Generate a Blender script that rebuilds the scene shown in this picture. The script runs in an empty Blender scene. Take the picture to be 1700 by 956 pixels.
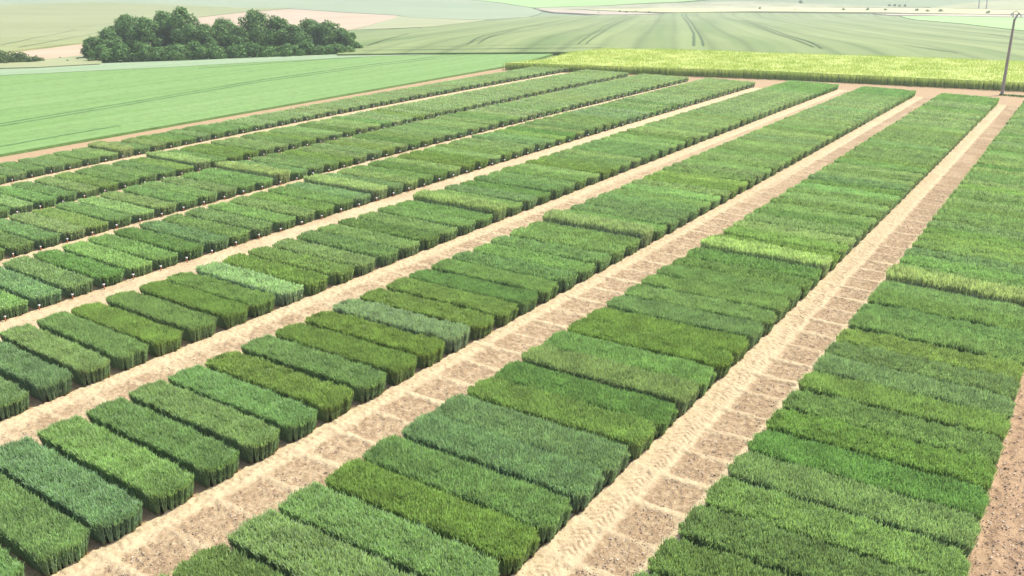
import bpy, math, random
import numpy as np
from mathutils import Matrix, Vector

# ------------------------------------------------------------------ camera, world, sun, exposure
scene = bpy.context.scene
COL = scene.collection
H = 14.0                                   # metres from the ground to the lens
CAM = np.array([1420.23, 0.362528, -0.0111909, -0.620588, 0.0])      # focal px @1700, pitch, roll, yaw
LENS2 = np.array([1457.86, 0.3563171, -0.0028513, -0.607902, 0.0473045])  # survey model of the trial grid


def rot(p):
    f, pitch, roll, yaw = p[:4]
    cp, sp = np.cos(pitch), np.sin(pitch)
    fw = np.array([np.sin(yaw) * cp, np.cos(yaw) * cp, -sp])
    r = np.array([np.cos(yaw), -np.sin(yaw), 0.0])
    u = np.cross(r, fw)
    cr, sr = np.cos(roll), np.sin(roll)
    return r * cr + u * sr, u * cr - r * sr, fw


r_, u_, f_ = rot(CAM)
cam_data = bpy.data.cameras.new('camera')
cam_data.sensor_width = 36.0
cam_data.lens = 36.0 * CAM[0] / 1700.0
cam_data.clip_end = 6000.0
cam_data.clip_start = 0.1
cam = bpy.data.objects.new('camera', cam_data)
COL.objects.link(cam)
m3 = Matrix(((r_[0], u_[0], -f_[0]), (r_[1], u_[1], -f_[1]), (r_[2], u_[2], -f_[2])))
cam.matrix_world = Matrix.Translation((0, 0, H)) @ m3.to_4x4()
scene.camera = cam

SUN_AZ = math.atan2(0.48, 0.88)            # clockwise from +Y
SUN_EL = math.radians(57)
world = bpy.data.worlds.new('World')
scene.world = world
world.use_nodes = True
wn = world.node_tree
sky = wn.nodes.new('ShaderNodeTexSky')
sky.sky_type = 'NISHITA'
sky.sun_disc = False
sky.sun_elevation = SUN_EL
sky.sun_rotation = SUN_AZ
sky.air_density = 1.0
sky.dust_density = 2.0
wn.links.new(sky.outputs['Color'], wn.nodes['Background'].inputs['Color'])
wn.nodes['Background'].inputs['Strength'].default_value = 0.15

sun_data = bpy.data.lights.new('sun', 'SUN')
sun_data.energy = 4.0
sun_data.angle = math.radians(0.6)
sun_data.color = (1.0, 0.95, 0.86)
sun = bpy.data.objects.new('sun', sun_data)
COL.objects.link(sun)
sd = Vector((math.sin(SUN_AZ) * math.cos(SUN_EL), math.cos(SUN_AZ) * math.cos(SUN_EL), math.sin(SUN_EL)))
sun.rotation_euler = sd.to_track_quat('Z', 'Y').to_euler()

scene.view_settings.view_transform = 'Standard'
scene.view_settings.look = 'None'
scene.view_settings.gamma = 1.0
scene.view_settings.exposure = 1.22
scene.render.engine = 'CYCLES'
scene.cycles.max_bounces = 6
scene.cycles.diffuse_bounces = 3
scene.cycles.transmission_bounces = 3
scene.cycles.volume_bounces = 0
scene.cycles.use_denoising = True

# ------------------------------------------------------------------ survey helpers


def project(p, g, z=0.0):
    g = np.atleast_2d(np.array(g, float))
    r, u, fw = rot(p)
    d = np.c_[g, np.full(len(g), z) - 1.0]
    dep = d @ fw
    x, y = d @ r / dep * p[0], d @ u / dep * p[0]
    xd, yd = x.copy(), y.copy()
    if p[4]:
        for _ in range(60):
            k = 1 + p[4] * np.minimum((xd * xd + yd * yd) / 722500.0, 1.7)
            xd, yd = x / k, y / k
    return np.c_[850 + xd, 478 - yd]


def ground_at(p, pts, z=0.0):
    pts = np.atleast_2d(np.array(pts, float))
    r, u, fw = rot(p)
    d = fw[None] * p[0] + (pts[:, :1] - 850) * r + (478 - pts[:, 1:]) * u
    return d[:, :2] / -d[:, 2:] * (1 - z)


def W(u, v):
    """trial grid coordinates (strip axis u, row axis v) -> metres on the ground"""
    u = np.asarray(u, float)
    v = np.asarray(v, float)
    sh = np.broadcast(u, v).shape
    g = np.c_[np.broadcast_to(u, sh).ravel(), np.broadcast_to(v, sh).ravel()]
    return (ground_at(CAM, project(LENS2, g)) * H).reshape(sh + (2,))


KT = [-24, -21, -20, -19, -18, -17, -16, -15, -14, -13, -12, -11, 0, 8, 25, 47]
VT = [.03, .38, .50, .622, .743, .864, .978, 1.09, 1.205, 1.322, 1.44, 1.555, 2.80, 3.675, 5.56, 7.98]
UT = [-5.2, -4.6, -3.9, -3.28, -2.65, -2.0, -1.36, -.7, -.03, .6]
OT = [-.17, -.135, -.11, -.08, -.055, -.03, 0, .03, .035, .04]
UR = [-.035, -.703, -1.363, -2.012, -2.655, -3.272, -3.872, -4.56]
PLN = [.465, .448, .442, .44, .455, .462, .46, .34]
PHT = [.78, .76, .73, .72, .69, .65, .64, .62]    # crop height per strip, metres


def rowv(k, u):
    return np.interp(k, KT, VT) + np.interp(u, UT, OT) * np.interp(k, [-17, 0, 47], [.5, 1, 1.3])


def vnoise(x, y, seed=0):
    """smooth value noise 0..1"""
    x = np.asarray(x, float)
    y = np.asarray(y, float)
    xi, yi = np.floor(x).astype(np.int64), np.floor(y).astype(np.int64)
    fx, fy = x - xi, y - yi
    fx, fy = fx * fx * (3 - 2 * fx), fy * fy * (3 - 2 * fy)

    def h(a, b):
        n = (a * 374761393 + b * 668265263 + seed * 974711) & 0xffffffff
        n = ((n ^ (n >> 13)) * 1274126177) & 0xffffffff
        return ((n ^ (n >> 16)) & 0xffff) / 65535.0
    return (h(xi, yi) * (1 - fx) + h(xi + 1, yi) * fx) * (1 - fy) + (h(xi, yi + 1) * (1 - fx) + h(xi + 1, yi + 1) * fx) * fy


# crest lines: beyond them the land falls to a valley
A1, B1 = ground_at(CAM, [(0, 111), (600, 88)]) * H
A2, B2 = ground_at(CAM, [(1000, 80), (1700, 102)]) * H


def line_d(P, a, b):
    t = (b - a) / np.linalg.norm(b - a)
    n = np.array([-t[1], t[0]])
    if n @ (np.array([a[0], a[1]]) * -1) > 0:
        n = -n
    return (P - a) @ n


def terrain(x, y):
    P = np.stack([np.asarray(x, float), np.asarray(y, float)], -1)
    d = np.maximum(line_d(P, A1, B1), line_d(P, A2, B2))
    d = np.maximum(d - 1.5, 0)
    z = -np.where(d < 30, d * d / 60 * .045, (d - 15) * .045)
    z = np.maximum(z, -13.5 + 0 * z)
    r = np.hypot(P[..., 0], P[..., 1])
    rise = np.maximum(r - 440, 0)
    z = z + np.minimum(rise * rise * .00022, rise * .075)
    z = z + np.where(d > 0, 1, 0) * np.minimum(d / 80, 1) * (vnoise(P[..., 0] / 170, P[..., 1] / 170, 5) - .5) * 3.0
    return z


def hit(px, zoff=0.0):
    """where the terrain is that the photo shows at these pixels (metres)"""
    px = np.atleast_2d(np.array(px, float))
    r, u, fw = rot(CAM)
    out = []
    for X, Y in px:
        d = fw * CAM[0] + (X - 850) * r + (478 - Y) * u
        d = d / np.hypot(d[0], d[1])
        t = np.arange(15, 1500, .5)
        z = H + d[2] * t - terrain(d[0] * t, d[1] * t) - zoff
        i = np.argmax(z < 0) if (z < 0).any() else len(t) - 1
        out.append((d[0] * t[i], d[1] * t[i]))
    return np.array(out)


# ------------------------------------------------------------------ object and mesh helpers


def link(o, parent=None):
    COL.objects.link(o)
    if parent is not None:
        o.parent = parent
    return o


def tag(o, label=None, cat=None, group=None, kind=None):
    for k, v in (('label', label), ('category', cat), ('group', group), ('kind', kind)):
        if v:
            o[k] = v
    return o


def mesh_np(name, V, F, mat=None, attrs=None, smooth=False, cols=None):
    """V (n,3); F (m,4) or (m,3) index array"""
    V = np.ascontiguousarray(V, np.float32)
    F = np.ascontiguousarray(F, np.int32)
    me = bpy.data.meshes.new(name)
    me.vertices.add(len(V))
    me.vertices.foreach_set('co', V.ravel())
    k = F.shape[1]
    me.loops.add(F.size)
    me.loops.foreach_set('vertex_index', F.ravel())
    me.polygons.add(len(F))
    me.polygons.foreach_set('loop_start', np.arange(0, F.size, k, dtype=np.int32))
    me.polygons.foreach_set('loop_total', np.full(len(F), k, np.int32))
    me.update(calc_edges=True)
    for a, vals in (attrs or {}).items():
        at = me.attributes.new(a, 'FLOAT', 'POINT')
        at.data.foreach_set('value', np.ascontiguousarray(vals, np.float32))
    for a, vals in (cols or {}).items():
        at = me.attributes.new(a, 'FLOAT_COLOR', 'POINT')
        at.data.foreach_set('color', np.ascontiguousarray(vals, np.float32).ravel())
    if smooth:
        me.polygons.foreach_set('use_smooth', np.ones(len(F), bool))
    if mat:
        me.materials.append(mat)
    me.validate()
    return me


def obj(name, me, parent=None, loc=None):
    o = bpy.data.objects.new(name, me)
    if loc is not None:
        o.location = loc
    return link(o, parent)


def s2l(c):
    c = np.array(c, float) / 255.0
    return np.where(c <= .04045, c / 12.92, ((c + .055) / 1.055) ** 2.4)


def new_mat(name):
    m = bpy.data.materials.new(name)
    m.use_nodes = True
    nt = m.node_tree
    b = nt.nodes['Principled BSDF']
    return m, nt, b


def N(nt, typ, **kw):
    n = nt.nodes.new(typ)
    for k, v in kw.items():
        setattr(n, k, v)
    return n


def mixc(nt, fac, a, b, blend='MIX'):
    n = N(nt, 'ShaderNodeMix', data_type='RGBA', blend_type=blend)
    for sock, v in ((n.inputs[0], fac), (n.inputs[6], a), (n.inputs[7], b)):
        if isinstance(v, bpy.types.NodeSocket):
            nt.links.new(v, sock)
        elif isinstance(v, (int, float)):
            sock.default_value = v
        else:
            sock.default_value = (*v[:3], 1)
    return n.outputs[2]


def noise(nt, vec, scale, detail=3, rough=.55):
    n = N(nt, 'ShaderNodeTexNoise')
    n.inputs['Scale'].default_value = scale
    n.inputs['Detail'].default_value = detail
    n.inputs['Roughness'].default_value = rough
    nt.links.new(vec, n.inputs['Vector'])
    return n.outputs['Fac']


def ramp(nt, fac, lo, hi):
    n = N(nt, 'ShaderNodeMapRange')
    n.inputs[1].default_value = lo
    n.inputs[2].default_value = hi
    nt.links.new(fac, n.inputs[0])
    return n.outputs[0]


def mth(nt, op, a, b=None):
    n = N(nt, 'ShaderNodeMath', operation=op)
    for s, v in ((n.inputs[0], a), (n.inputs[1], b)):
        if v is None:
            continue
        if isinstance(v, bpy.types.NodeSocket):
            nt.links.new(v, s)
        else:
            s.default_value = v
    return n.outputs[0]


def obj_vec(nt, scale=None):
    tc = N(nt, 'ShaderNodeNewGeometry').outputs['Position']
    if scale is None:
        return tc
    mp = N(nt, 'ShaderNodeMapping')
    mp.inputs['Scale'].default_value = scale
    nt.links.new(tc, mp.inputs['Vector'])
    return mp.outputs[0]


def leafy(nt, b, base, trans=.3, rough=.5, spec=.35):
    """leaf surface: principled plus light through the blade"""
    out = nt.nodes['Material Output']
    b.inputs['Roughness'].default_value = rough
    b.inputs['Specular IOR Level'].default_value = spec
    nt.links.new(base, b.inputs['Base Color'])
    tr = N(nt, 'ShaderNodeBsdfTranslucent')
    tcol = mixc(nt, .5, base, (.55, .75, .12), 'MIX')
    tcol = mixc(nt, 1.0, base, (1.0, 1.15, .7), 'MULTIPLY')
    nt.links.new(tcol, tr.inputs['Color'])
    mx = N(nt, 'ShaderNodeMixShader')
    mx.inputs[0].default_value = trans
    nt.links.new(b.outputs[0], mx.inputs[1])
    nt.links.new(tr.outputs[0], mx.inputs[2])
    nt.links.new(mx.outputs[0], out.inputs['Surface'])


def wheat_mat(name, from_attr):
    m, nt, b = new_mat(name)
    if from_attr:
        base = N(nt, 'ShaderNodeAttribute', attribute_name='variety').outputs['Color']
        earf = N(nt, 'ShaderNodeAttribute', attribute_name='variety').outputs['Alpha']
    else:
        oi = N(nt, 'ShaderNodeObjectInfo')
        base, earf = oi.outputs['Color'], oi.outputs['Alpha']
    tone = N(nt, 'ShaderNodeAttribute', attribute_name='tone').outputs['Fac']
    ear = N(nt, 'ShaderNodeAttribute', attribute_name='ear').outputs['Fac']
    hgt = N(nt, 'ShaderNodeAttribute', attribute_name='hgt').outputs['Fac']
    # ears are paler than leaves, the glaucous stems bluer, the dead lower leaves straw coloured
    earc = mixc(nt, .42, base, (.52, .58, .27))
    c = mixc(nt, mth(nt, 'MULTIPLY', ear, earf), base, earc)
    stemc = mixc(nt, .35, base, (.25, .35, .24))
    c = mixc(nt, ramp(nt, hgt, .85, .5), c, stemc)
    c = mixc(nt, ramp(nt, hgt, .22, .02), c, (.40, .27, .12))
    tn = N(nt, 'ShaderNodeMapRange')
    tn.inputs[3].default_value = .45
    tn.inputs[4].default_value = 1.55
    nt.links.new(tone, tn.inputs[0])
    patch = noise(nt, obj_vec(nt), .9, 3)
    pv = mth(nt, 'MULTIPLY', tn.outputs[0], mth(nt, 'ADD', mth(nt, 'MULTIPLY', ramp(nt, patch, .3, .7), .22), .9))
    vm = N(nt, 'ShaderNodeVectorMath', operation='SCALE')
    nt.links.new(c, vm.inputs[0])
    nt.links.new(pv, vm.inputs['Scale'])
    leafy(nt, b, vm.outputs[0], trans=.36, rough=.42, spec=.45)
    return m


WHEAT = wheat_mat('wheat_leaves', False)
WHEAT_FAR = wheat_mat('wheat_leaves_far', True)


def soil_mat(name, pale, mid, dark, vcol=True, bump=.6, scale=1.0):
    m, nt, b = new_mat(name)
    vec = obj_vec(nt)
    n1 = noise(nt, vec, 2.2 * scale, 6, .65)
    n2 = noise(nt, vec, 14 * scale, 5, .7)
    c = mixc(nt, ramp(nt, n1, .3, .7), mid, pale)
    if vcol:
        rough = N(nt, 'ShaderNodeAttribute', attribute_name='clod_shade').outputs['Fac']
        c = mixc(nt, rough, c, dark)
    n3 = noise(nt, vec, 7 * scale, 3, .6)
    speck = mth(nt, 'MULTIPLY', ramp(nt, n2, .54, .66), .75)
    if vcol:
        speck = mth(nt, 'MULTIPLY', speck, mth(nt, 'ADD', mth(nt, 'MULTIPLY', rough, .8), .25))
    c = mixc(nt, speck, c, tuple(np.array(dark) * .55))
    c = mixc(nt, mth(nt, 'MULTIPLY', ramp(nt, n3, .55, .7), .35), c, dark)
    c = mixc(nt, mth(nt, 'MULTIPLY', ramp(nt, n2, .44, .30), .7), c, tuple(np.minimum(np.array(pale) * 1.2, .9)))
    nt.links.new(c, b.inputs['Base Color'])
    b.inputs['Roughness'].default_value = .95
    b.inputs['Specular IOR Level'].default_value = .1
    bp = N(nt, 'ShaderNodeBump')
    bp.inputs['Strength'].default_value = bump
    bp.inputs['Distance'].default_value = .05
    nt.links.new(mth(nt, 'ADD', n1, mth(nt, 'MULTIPLY', n2, .6)), bp.inputs['Height'])
    nt.links.new(bp.outputs[0], b.inputs['Normal'])
    return m


def field_mat(name, c1, c2, streak=(.25, .02), ang=0.0, amount=1.0, bump=.3, fine=3.0, lines=None):
    """low crop seen from afar: soft patches plus drilling streaks"""
    m, nt, b = new_mat(name)
    geo = N(nt, 'ShaderNodeNewGeometry').outputs['Position']
    vr = N(nt, 'ShaderNodeVectorRotate', rotation_type='Z_AXIS')
    vr.inputs['Angle'].default_value = ang
    nt.links.new(geo, vr.inputs['Vector'])
    mp = N(nt, 'ShaderNodeMapping')
    mp.inputs['Scale'].default_value = (streak[0], streak[1], .1)
    nt.links.new(vr.outputs[0], mp.inputs['Vector'])
    s = noise(nt, mp.outputs[0], 1.0, 4, .6)
    p = noise(nt, geo, .03, 3, .5)
    f = noise(nt, geo, fine, 4, .7)
    fac = mth(nt, 'ADD', mth(nt, 'MULTIPLY', ramp(nt, s, .38, .62), .65), mth(nt, 'MULTIPLY', ramp(nt, p, .3, .7), .35))
    c = mixc(nt, fac, c1, c2)
    c = mixc(nt, mth(nt, 'MULTIPLY', ramp(nt, f, .5, .75), .35 * amount), c, tuple(np.array(c1) * .5))
    if lines:
        sx_ = N(nt, 'ShaderNodeSeparateXYZ')
        nt.links.new(vr.outputs[0], sx_.inputs[0])
        jit = mth(nt, 'MULTIPLY', s, lines[1])
        ph = mth(nt, 'ADD', mth(nt, 'MULTIPLY', sx_.outputs[0], 2 * math.pi / lines[0]), jit)
        sn = mth(nt, 'POWER', mth(nt, 'ADD', mth(nt, 'MULTIPLY', mth(nt, 'SINE', ph), .5), .5), 6.0)
        c = mixc(nt, mth(nt, 'MULTIPLY', sn, lines[2]), c, tuple(np.array(c1) * .55))
        sn2 = mth(nt, 'POWER', mth(nt, 'ADD', mth(nt, 'MULTIPLY', mth(nt, 'SINE', mth(nt, 'MULTIPLY', ph, .37)), .5), .5), 3.0)
        c = mixc(nt, mth(nt, 'MULTIPLY', sn2, lines[2] * .8), c, tuple(np.array(c2) * 1.25))
    nt.links.new(c, b.inputs['Base Color'])
    b.inputs['Roughness'].default_value = .85
    b.inputs['Specular IOR Level'].default_value = .15
    bp = N(nt, 'ShaderNodeBump')
    bp.inputs['Strength'].default_value = bump
    bp.inputs['Distance'].default_value = .15
    nt.links.new(f, bp.inputs['Height'])
    nt.links.new(bp.outputs[0], b.inputs['Normal'])
    return m


def plain(name, col, rough=.8, spec=.2, var=0.0, vs=20):
    m, nt, b = new_mat(name)
    if var:
        n = noise(nt, obj_vec(nt), vs, 4, .6)
        c = mixc(nt, ramp(nt, n, .3, .7), tuple(np.array(col) * (1 - var)), tuple(np.array(col) * (1 + var)))
        nt.links.new(c, b.inputs['Base Color'])
    else:
        b.inputs['Base Color'].default_value = (*col, 1)
    b.inputs['Roughness'].default_value = rough
    b.inputs['Specular IOR Level'].default_value = spec
    return m


def grid_mesh(name, P, Z, mat, attrs=None, smooth=True):
    """P (a,b,2), Z (a,b)"""
    a, b = Z.shape
    V = np.concatenate([P, Z[..., None]], -1).reshape(-1, 3)
    i = np.arange(a * b).reshape(a, b)
    F = np.stack([i[:-1, :-1], i[1:, :-1], i[1:, 1:], i[:-1, 1:]], -1).reshape(-1, 4)
    p = V[F[0]]
    if np.cross(p[1] - p[0], p[2] - p[1])[2] < 0:
        F = F[:, ::-1]
    return mesh_np(name, V, F, mat, {k: v.ravel() for k, v in (attrs or {}).items()}, smooth)


# ------------------------------------------------------------------ the ground: one sheet to the horizon
gmat = field_mat('far_land', (.12, .16, .08), (.15, .20, .10), (.02, .006), .4)
rr = np.concatenate([np.arange(0, 120, 12), np.arange(120, 620, 7), np.geomspace(620, 3000, 26)])
aa = np.linspace(0, 2 * math.pi, 181)
R2, A_ = np.meshgrid(rr, aa, indexing='ij')
GX, GY = R2 * np.sin(A_), R2 * np.cos(A_)
g = obj('ground', grid_mesh('ground', np.stack([GX, GY], -1), terrain(GX, GY) - .05, gmat))
tag(g, kind='structure')


def tile_polygon(pts, cell):
    """cut a polygon (metres) into lattice cells so that it can follow the terrain"""
    import bmesh
    bm = bmesh.new()
    vs = [bm.verts.new((p[0], p[1], 0)) for p in pts]
    bm.faces.new(vs)
    pts = np.array(pts)
    for ax in (0, 1):
        lo, hi = pts[:, ax].min(), pts[:, ax].max()
        c = math.floor(lo / cell) * cell + cell
        while c < hi:
            no = (1, 0, 0) if ax == 0 else (0, 1, 0)
            co = (c, 0, 0) if ax == 0 else (0, c, 0)
            geom = bm.verts[:] + bm.edges[:] + bm.faces[:]
            bmesh.ops.bisect_plane(bm, geom=geom, plane_co=co, plane_no=no)
            c += cell
    bmesh.ops.recalc_face_normals(bm, faces=bm.faces[:])
    return bm


def sheet(name, pts, mat, off, cell=12, skirt=0.0, flat=False):
    bm = tile_polygon(pts, cell)
    import bmesh
    co = np.array([v.co[:2] for v in bm.verts])
    z = (np.zeros(len(co)) if flat else terrain(co[:, 0], co[:, 1])) + off
    for v, zz in zip(bm.verts, z):
        v.co.z = zz
    for f in bm.faces:
        f.normal_update()
        if f.normal.z < 0:
            f.normal_flip()
    if skirt:
        be = [e for e in bm.edges if e.is_boundary]
        r = bmesh.ops.extrude_edge_only(bm, edges=be)
        for v in [x for x in r['geom'] if isinstance(x, bmesh.types.BMVert)]:
            v.co.z -= skirt
    me = bpy.data.meshes.new(name)
    bm.to_mesh(me)
    bm.free()
    me.materials.append(mat)
    return tag(obj(name, me), kind='structure')


# soil of the trial ground (brown, runs under everything)
SOIL_BROWN = soil_mat('brown_soil', (.315, .225, .13), (.262, .183, .104), (.18, .125, .08), False, .8)
fl = ground_at(CAM, [(0, 261), (830, 114)]) * H          # edge of the low green crop
t_ = (fl[1] - fl[0]) / np.linalg.norm(fl[1] - fl[0])
FLa, FLb = fl[0] - t_ * 60, fl[1] + t_ * 4
yl = ground_at(CAM, [(834, 116), (1300, 131), (1700, 152), (1760, 155)]) * H   # front edge of the yellow field
ty = (yl[2] - yl[1]) / np.linalg.norm(yl[2] - yl[1])
YR = yl[2] + ty * 45
trial_pts = [tuple(FLa), tuple(W(-5.2, -.6)), (-8, -14), (26, -14), (YR[0], YR[1] - 0.5), (YR[0], YR[1] + 3), tuple(yl[0] + np.array([0, 3])), tuple(FLb)]
sheet('soil', trial_pts, SOIL_BROWN, .004, 15, flat=True)

# ------------------------------------------------------------------ bare paths between the strips
PATH_MAT = soil_mat('path_soil', (.42, .335, .205), (.36, .28, .168), (.235, .165, .095), True, 1.0)
ROWEND = [47.3, 46.6, 46.6, 46.6, 43.3, 43.4, 43.2, 44.0]


def path_sheet(uA, uB, vend, style, seed, v0=-.1):
    fs = .05 if style != 'plain' else .08
    vm = np.concatenate([np.arange(v0 * H, 3.4 * H, fs), np.arange(3.4 * H, 5 * H, .09), np.arange(5 * H, vend * H, .16)]) / H
    nu = int((uB - uA) * H / fs) + 2
    us = np.linspace(uA, uB, nu)
    VV, UU = np.meshgrid(vm, us, indexing='ij')
    # rows of former plots cross the path: ridge position in row units
    ks = np.arange(-30, 60)
    vk = rowv(ks, (uA + uB) / 2)
    kk = np.interp(VV, vk, ks)
    shift = np.interp(UU, UT, OT) - np.interp((uA + uB) / 2, UT, OT)
    kk = np.interp(VV - shift, vk, ks)
    w = (UU - uA) * H
    Wd = (uB - uA) * H
    X, Y = UU * H, VV * H
    n_lo = vnoise(X / .9, Y / .9, seed)
    n_mid = vnoise(X / .13, Y / .13, seed + 1)
    n_hi = vnoise(X / .09, Y / .09, seed + 2)
    cell = np.abs(kk - np.round(kk)) * 1.6           # metres from nearest ridge
    wob = (vnoise(X / .45, Y / .45, seed + 3) - .5) * .14 + (n_hi - .5) * .12 if False else (vnoise(X / .45, Y / .45, seed + 3) - .5) * .14
    ridge = np.clip(1.25 - (cell + wob) / .17, 0, 1)
    per_k = vnoise(np.round(kk) * 3.7, 0 * kk, seed + 7)
    ridge = ridge * (.55 + .45 * per_k)
    clod_shade = np.zeros_like(w)
    near_ = np.clip((4.6 - VV) / 1.2, 0, 1)
    if style == 'track':
        bed = np.clip((w - 1.0 + wob) / .15, 0, 1) * np.clip((Wd - .5 - w + wob) / .12, 0, 1)
        trk = np.clip(1.6 - np.abs(w - .56 + wob * .6) / .27, 0, 1) * near_
        chev = .5 + .5 * np.sin((Y + np.abs(w - .62) * .9) / .21 * 2 * math.pi + n_mid * 2.2 + vnoise(X / .6, Y / .35, seed + 31) * 5)
        edge = np.clip(1 - np.abs(w - (Wd - .2)) / .16, 0, 1) * (np.sin(Y / .2 * 2 * math.pi + n_mid * 2) > .25)  # stem shadows along the crop, painted as dark ticks in the soil colour
        clod_shade = bed * (.40 + .95 * n_mid) * (1 - ridge) * (.85 + .3 * n_lo) + .9 * trk * np.clip((chev - .5) * 4, 0, 1) * (.1 + 1.2 * n_mid) * (.3 + n_lo) * (1 - .8 * ridge) + .9 * edge * near_ * (.3 + n_hi)
        z = -.035 * bed * (1 - ridge) + .035 * ridge - .04 * trk * chev * (.3 + n_lo) + .035 * edge * near_
    elif style == 'bed':
        bed = np.clip((w - .62 + wob) / .2, 0, 1) * np.clip((Wd - .3 - w + wob) / .15, 0, 1)
        edge = np.clip(1 - np.abs(w - .25) / .16, 0, 1) * (np.sin(Y / .22 * 2 * math.pi + n_mid * 3) > .4)  # short plant-shadow ticks, also put into the path colour
        clod_shade = bed * (.32 + 1.0 * n_mid) * (1 - ridge) * (.8 + .4 * n_lo) + .5 * edge
        z = -.03 * bed * (1 - ridge) + .03 * ridge
    elif style == 'faint':
        bed = np.clip((w - .7 + wob) / .3, 0, 1) * np.clip((Wd - .3 - w + wob) / .2, 0, 1)
        clod_shade = bed * (.3 + .7 * n_mid) * (1 - ridge) * (.5 + n_lo) + .5 * np.clip(n_hi - .6, 0, 1)
        z = -.02 * bed + .02 * ridge
    else:
        clod_shade = .4 * n_mid * n_lo + .15 * (n_lo > .6)
        z = np.zeros_like(w)
    far = np.clip((VV - 3.4) / 4, 0, 1)
    far = np.clip((VV - 3.2) / 1.6, 0, 1)
    fb = {'track': .95, 'bed': .85, 'faint': .6}.get(style, .12)
    lane = np.clip((w - 1.05) / .12, 0, 1) * np.clip((Wd - .38 - w) / .12, 0, 1)
    fc = fb * lane * (.6 + .6 * vnoise(X / .9, Y / 1.4, seed + 21)) + .30 * fb * (1 - lane) * vnoise(X / .6, Y / 1.6, seed + 22) * (np.abs(w - .93) > .13)
    clod_shade = clod_shade * (1 - far) + far * fc
    z = z + (n_hi - .5) * .05 + (n_mid - .5) * .045
    P = W(UU, VV)
    return grid_mesh('path', P, .065 + np.maximum(z, -.055), PATH_MAT, {'clod_shade': np.clip(clod_shade, 0, 1)})


styles = ['track', 'bed', 'faint', 'plain', 'plain', 'plain', 'plain']
for i, st in enumerate(styles):
    uA, uB = UR[i + 1] - .006, UR[i] - PLN[i] + .006
    vend = float(rowv(min(ROWEND[i], ROWEND[i + 1]) + .3, uA))
    tag(obj('path', path_sheet(uA, uB, vend, st, 11 * i + 3, [.6, .3, .2, .5, .9, 1.2, 1.4][i])), kind='structure')

# ploughed headland to the right of the last strip
HEAD_MAT = soil_mat('headland_soil', (.34, .235, .14), (.27, .18, .105), (.15, .098, .06), True, 1.0)


def headland():
    uA, uB = UR[0] + .002, .75
    vm = np.concatenate([np.arange(.4 * H, 3.0 * H, .08), np.arange(3.0 * H, 8.3 * H, .3)]) / H
    us = np.linspace(uA, uB, int((uB - uA) * H / .08))
    VV, UU = np.meshgrid(vm, us, indexing='ij')
    X, Y = UU * H, VV * H
    w = (UU - uA) * H
    a = vnoise(X / .7, Y / .9, 41)
    b = vnoise(X / .17, Y / .17, 42)
    c = vnoise(X / .08, Y / .08, 43)
    fur = .5 + .5 * np.sin(w / .85 * 2 * math.pi + (a - .5) * 2)
    clod_shade = np.clip(.15 + .55 * fur * b + .35 * (b > .72) - .5 * np.clip(1 - w / .35, 0, 1), 0, 1)
    z = .045 + (b - .5) * .07 + (c - .5) * .035 - fur * .03
    return grid_mesh('headland', W(UU, VV), np.maximum(z, .008), HEAD_MAT, {'clod_shade': clod_shade})


tag(obj('soil_headland', headland()), kind='structure')

# ------------------------------------------------------------------ stones and clods
STONE = new_mat('stone')
st_m, nt, b = STONE
at = N(nt, 'ShaderNodeAttribute', attribute_name='tone').outputs['Fac']
cr = N(nt, 'ShaderNodeValToRGB')
cr.color_ramp.elements[0].color = (.10, .075, .06, 1)
cr.color_ramp.elements[0].position = .1
cr.color_ramp.elements[1].color = (.60, .52, .42, 1)
cr.color_ramp.elements[1].position = .95
e = cr.color_ramp.elements.new(.6)
e.color = (.42, .29, .19, 1)
nt.links.new(at, cr.inputs[0])
nt.links.new(cr.outputs[0], b.inputs['Base Color'])
b.inputs['Roughness'].default_value = .85


def stones(name, boxes, seed):
    rs = np.random.RandomState(seed)
    base = np.array([(1, 0, 0), (0, 1, 0), (-1, 0, 0), (0, -1, 0), (0, 0, .8), (0, 0, -.8), (.6, .6, .4), (-.6, .5, .35)], float)
    tri = np.array([(0, 6, 4), (6, 1, 4), (1, 7, 4), (7, 2, 4), (2, 3, 4), (3, 0, 4), (6, 0, 5), (1, 6, 5), (7, 1, 5), (2, 7, 5), (3, 2, 5), (0, 3, 5)])
    Vs, Fs, Ts = [], [], []
    n0 = 0
    for (ua, ub, va, vb, n, smin, smax, dark) in boxes:
        u = rs.uniform(ua, ub, n)
        v = va + (vb - va) * rs.uniform(0, 1, n) ** 1.4
        P = W(u, v)
        s = smin + (smax - smin) * rs.uniform(0, 1, n) ** 3
        an = rs.uniform(0, 6.28, n)
        c, sn = np.cos(an), np.sin(an)
        sc = np.stack([s * rs.uniform(.7, 1.3, n), s * rs.uniform(.6, 1, n), s * rs.uniform(.4, .8, n)], -1)
        L = base[None] * sc[:, None] * rs.uniform(.75, 1.25, (n, 8, 1))
        X = L[..., 0] * c[:, None] - L[..., 1] * sn[:, None] + P[:, 0, None]
        Y = L[..., 0] * sn[:, None] + L[..., 1] * c[:, None] + P[:, 1, None]
        Z = L[..., 2] + .066
        Vs.append(np.stack([X, Y, Z], -1).reshape(-1, 3))
        Fs.append((tri[None] + (np.arange(n) * 8)[:, None, None] + n0).reshape(-1, 3))
        t = np.where(rs.uniform(0, 1, n) < dark, rs.uniform(0, .5, n), rs.uniform(.55, 1, n))
        Ts.append(np.repeat(t, 8))
        n0 += n * 8
    me = mesh_np(name, np.concatenate(Vs), np.concatenate(Fs), st_m, {'tone': np.concatenate(Ts)})
    return tag(obj(name, me), 'small dark and pale stones scattered over the bare soil paths', 'stones', kind='stuff')


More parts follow.
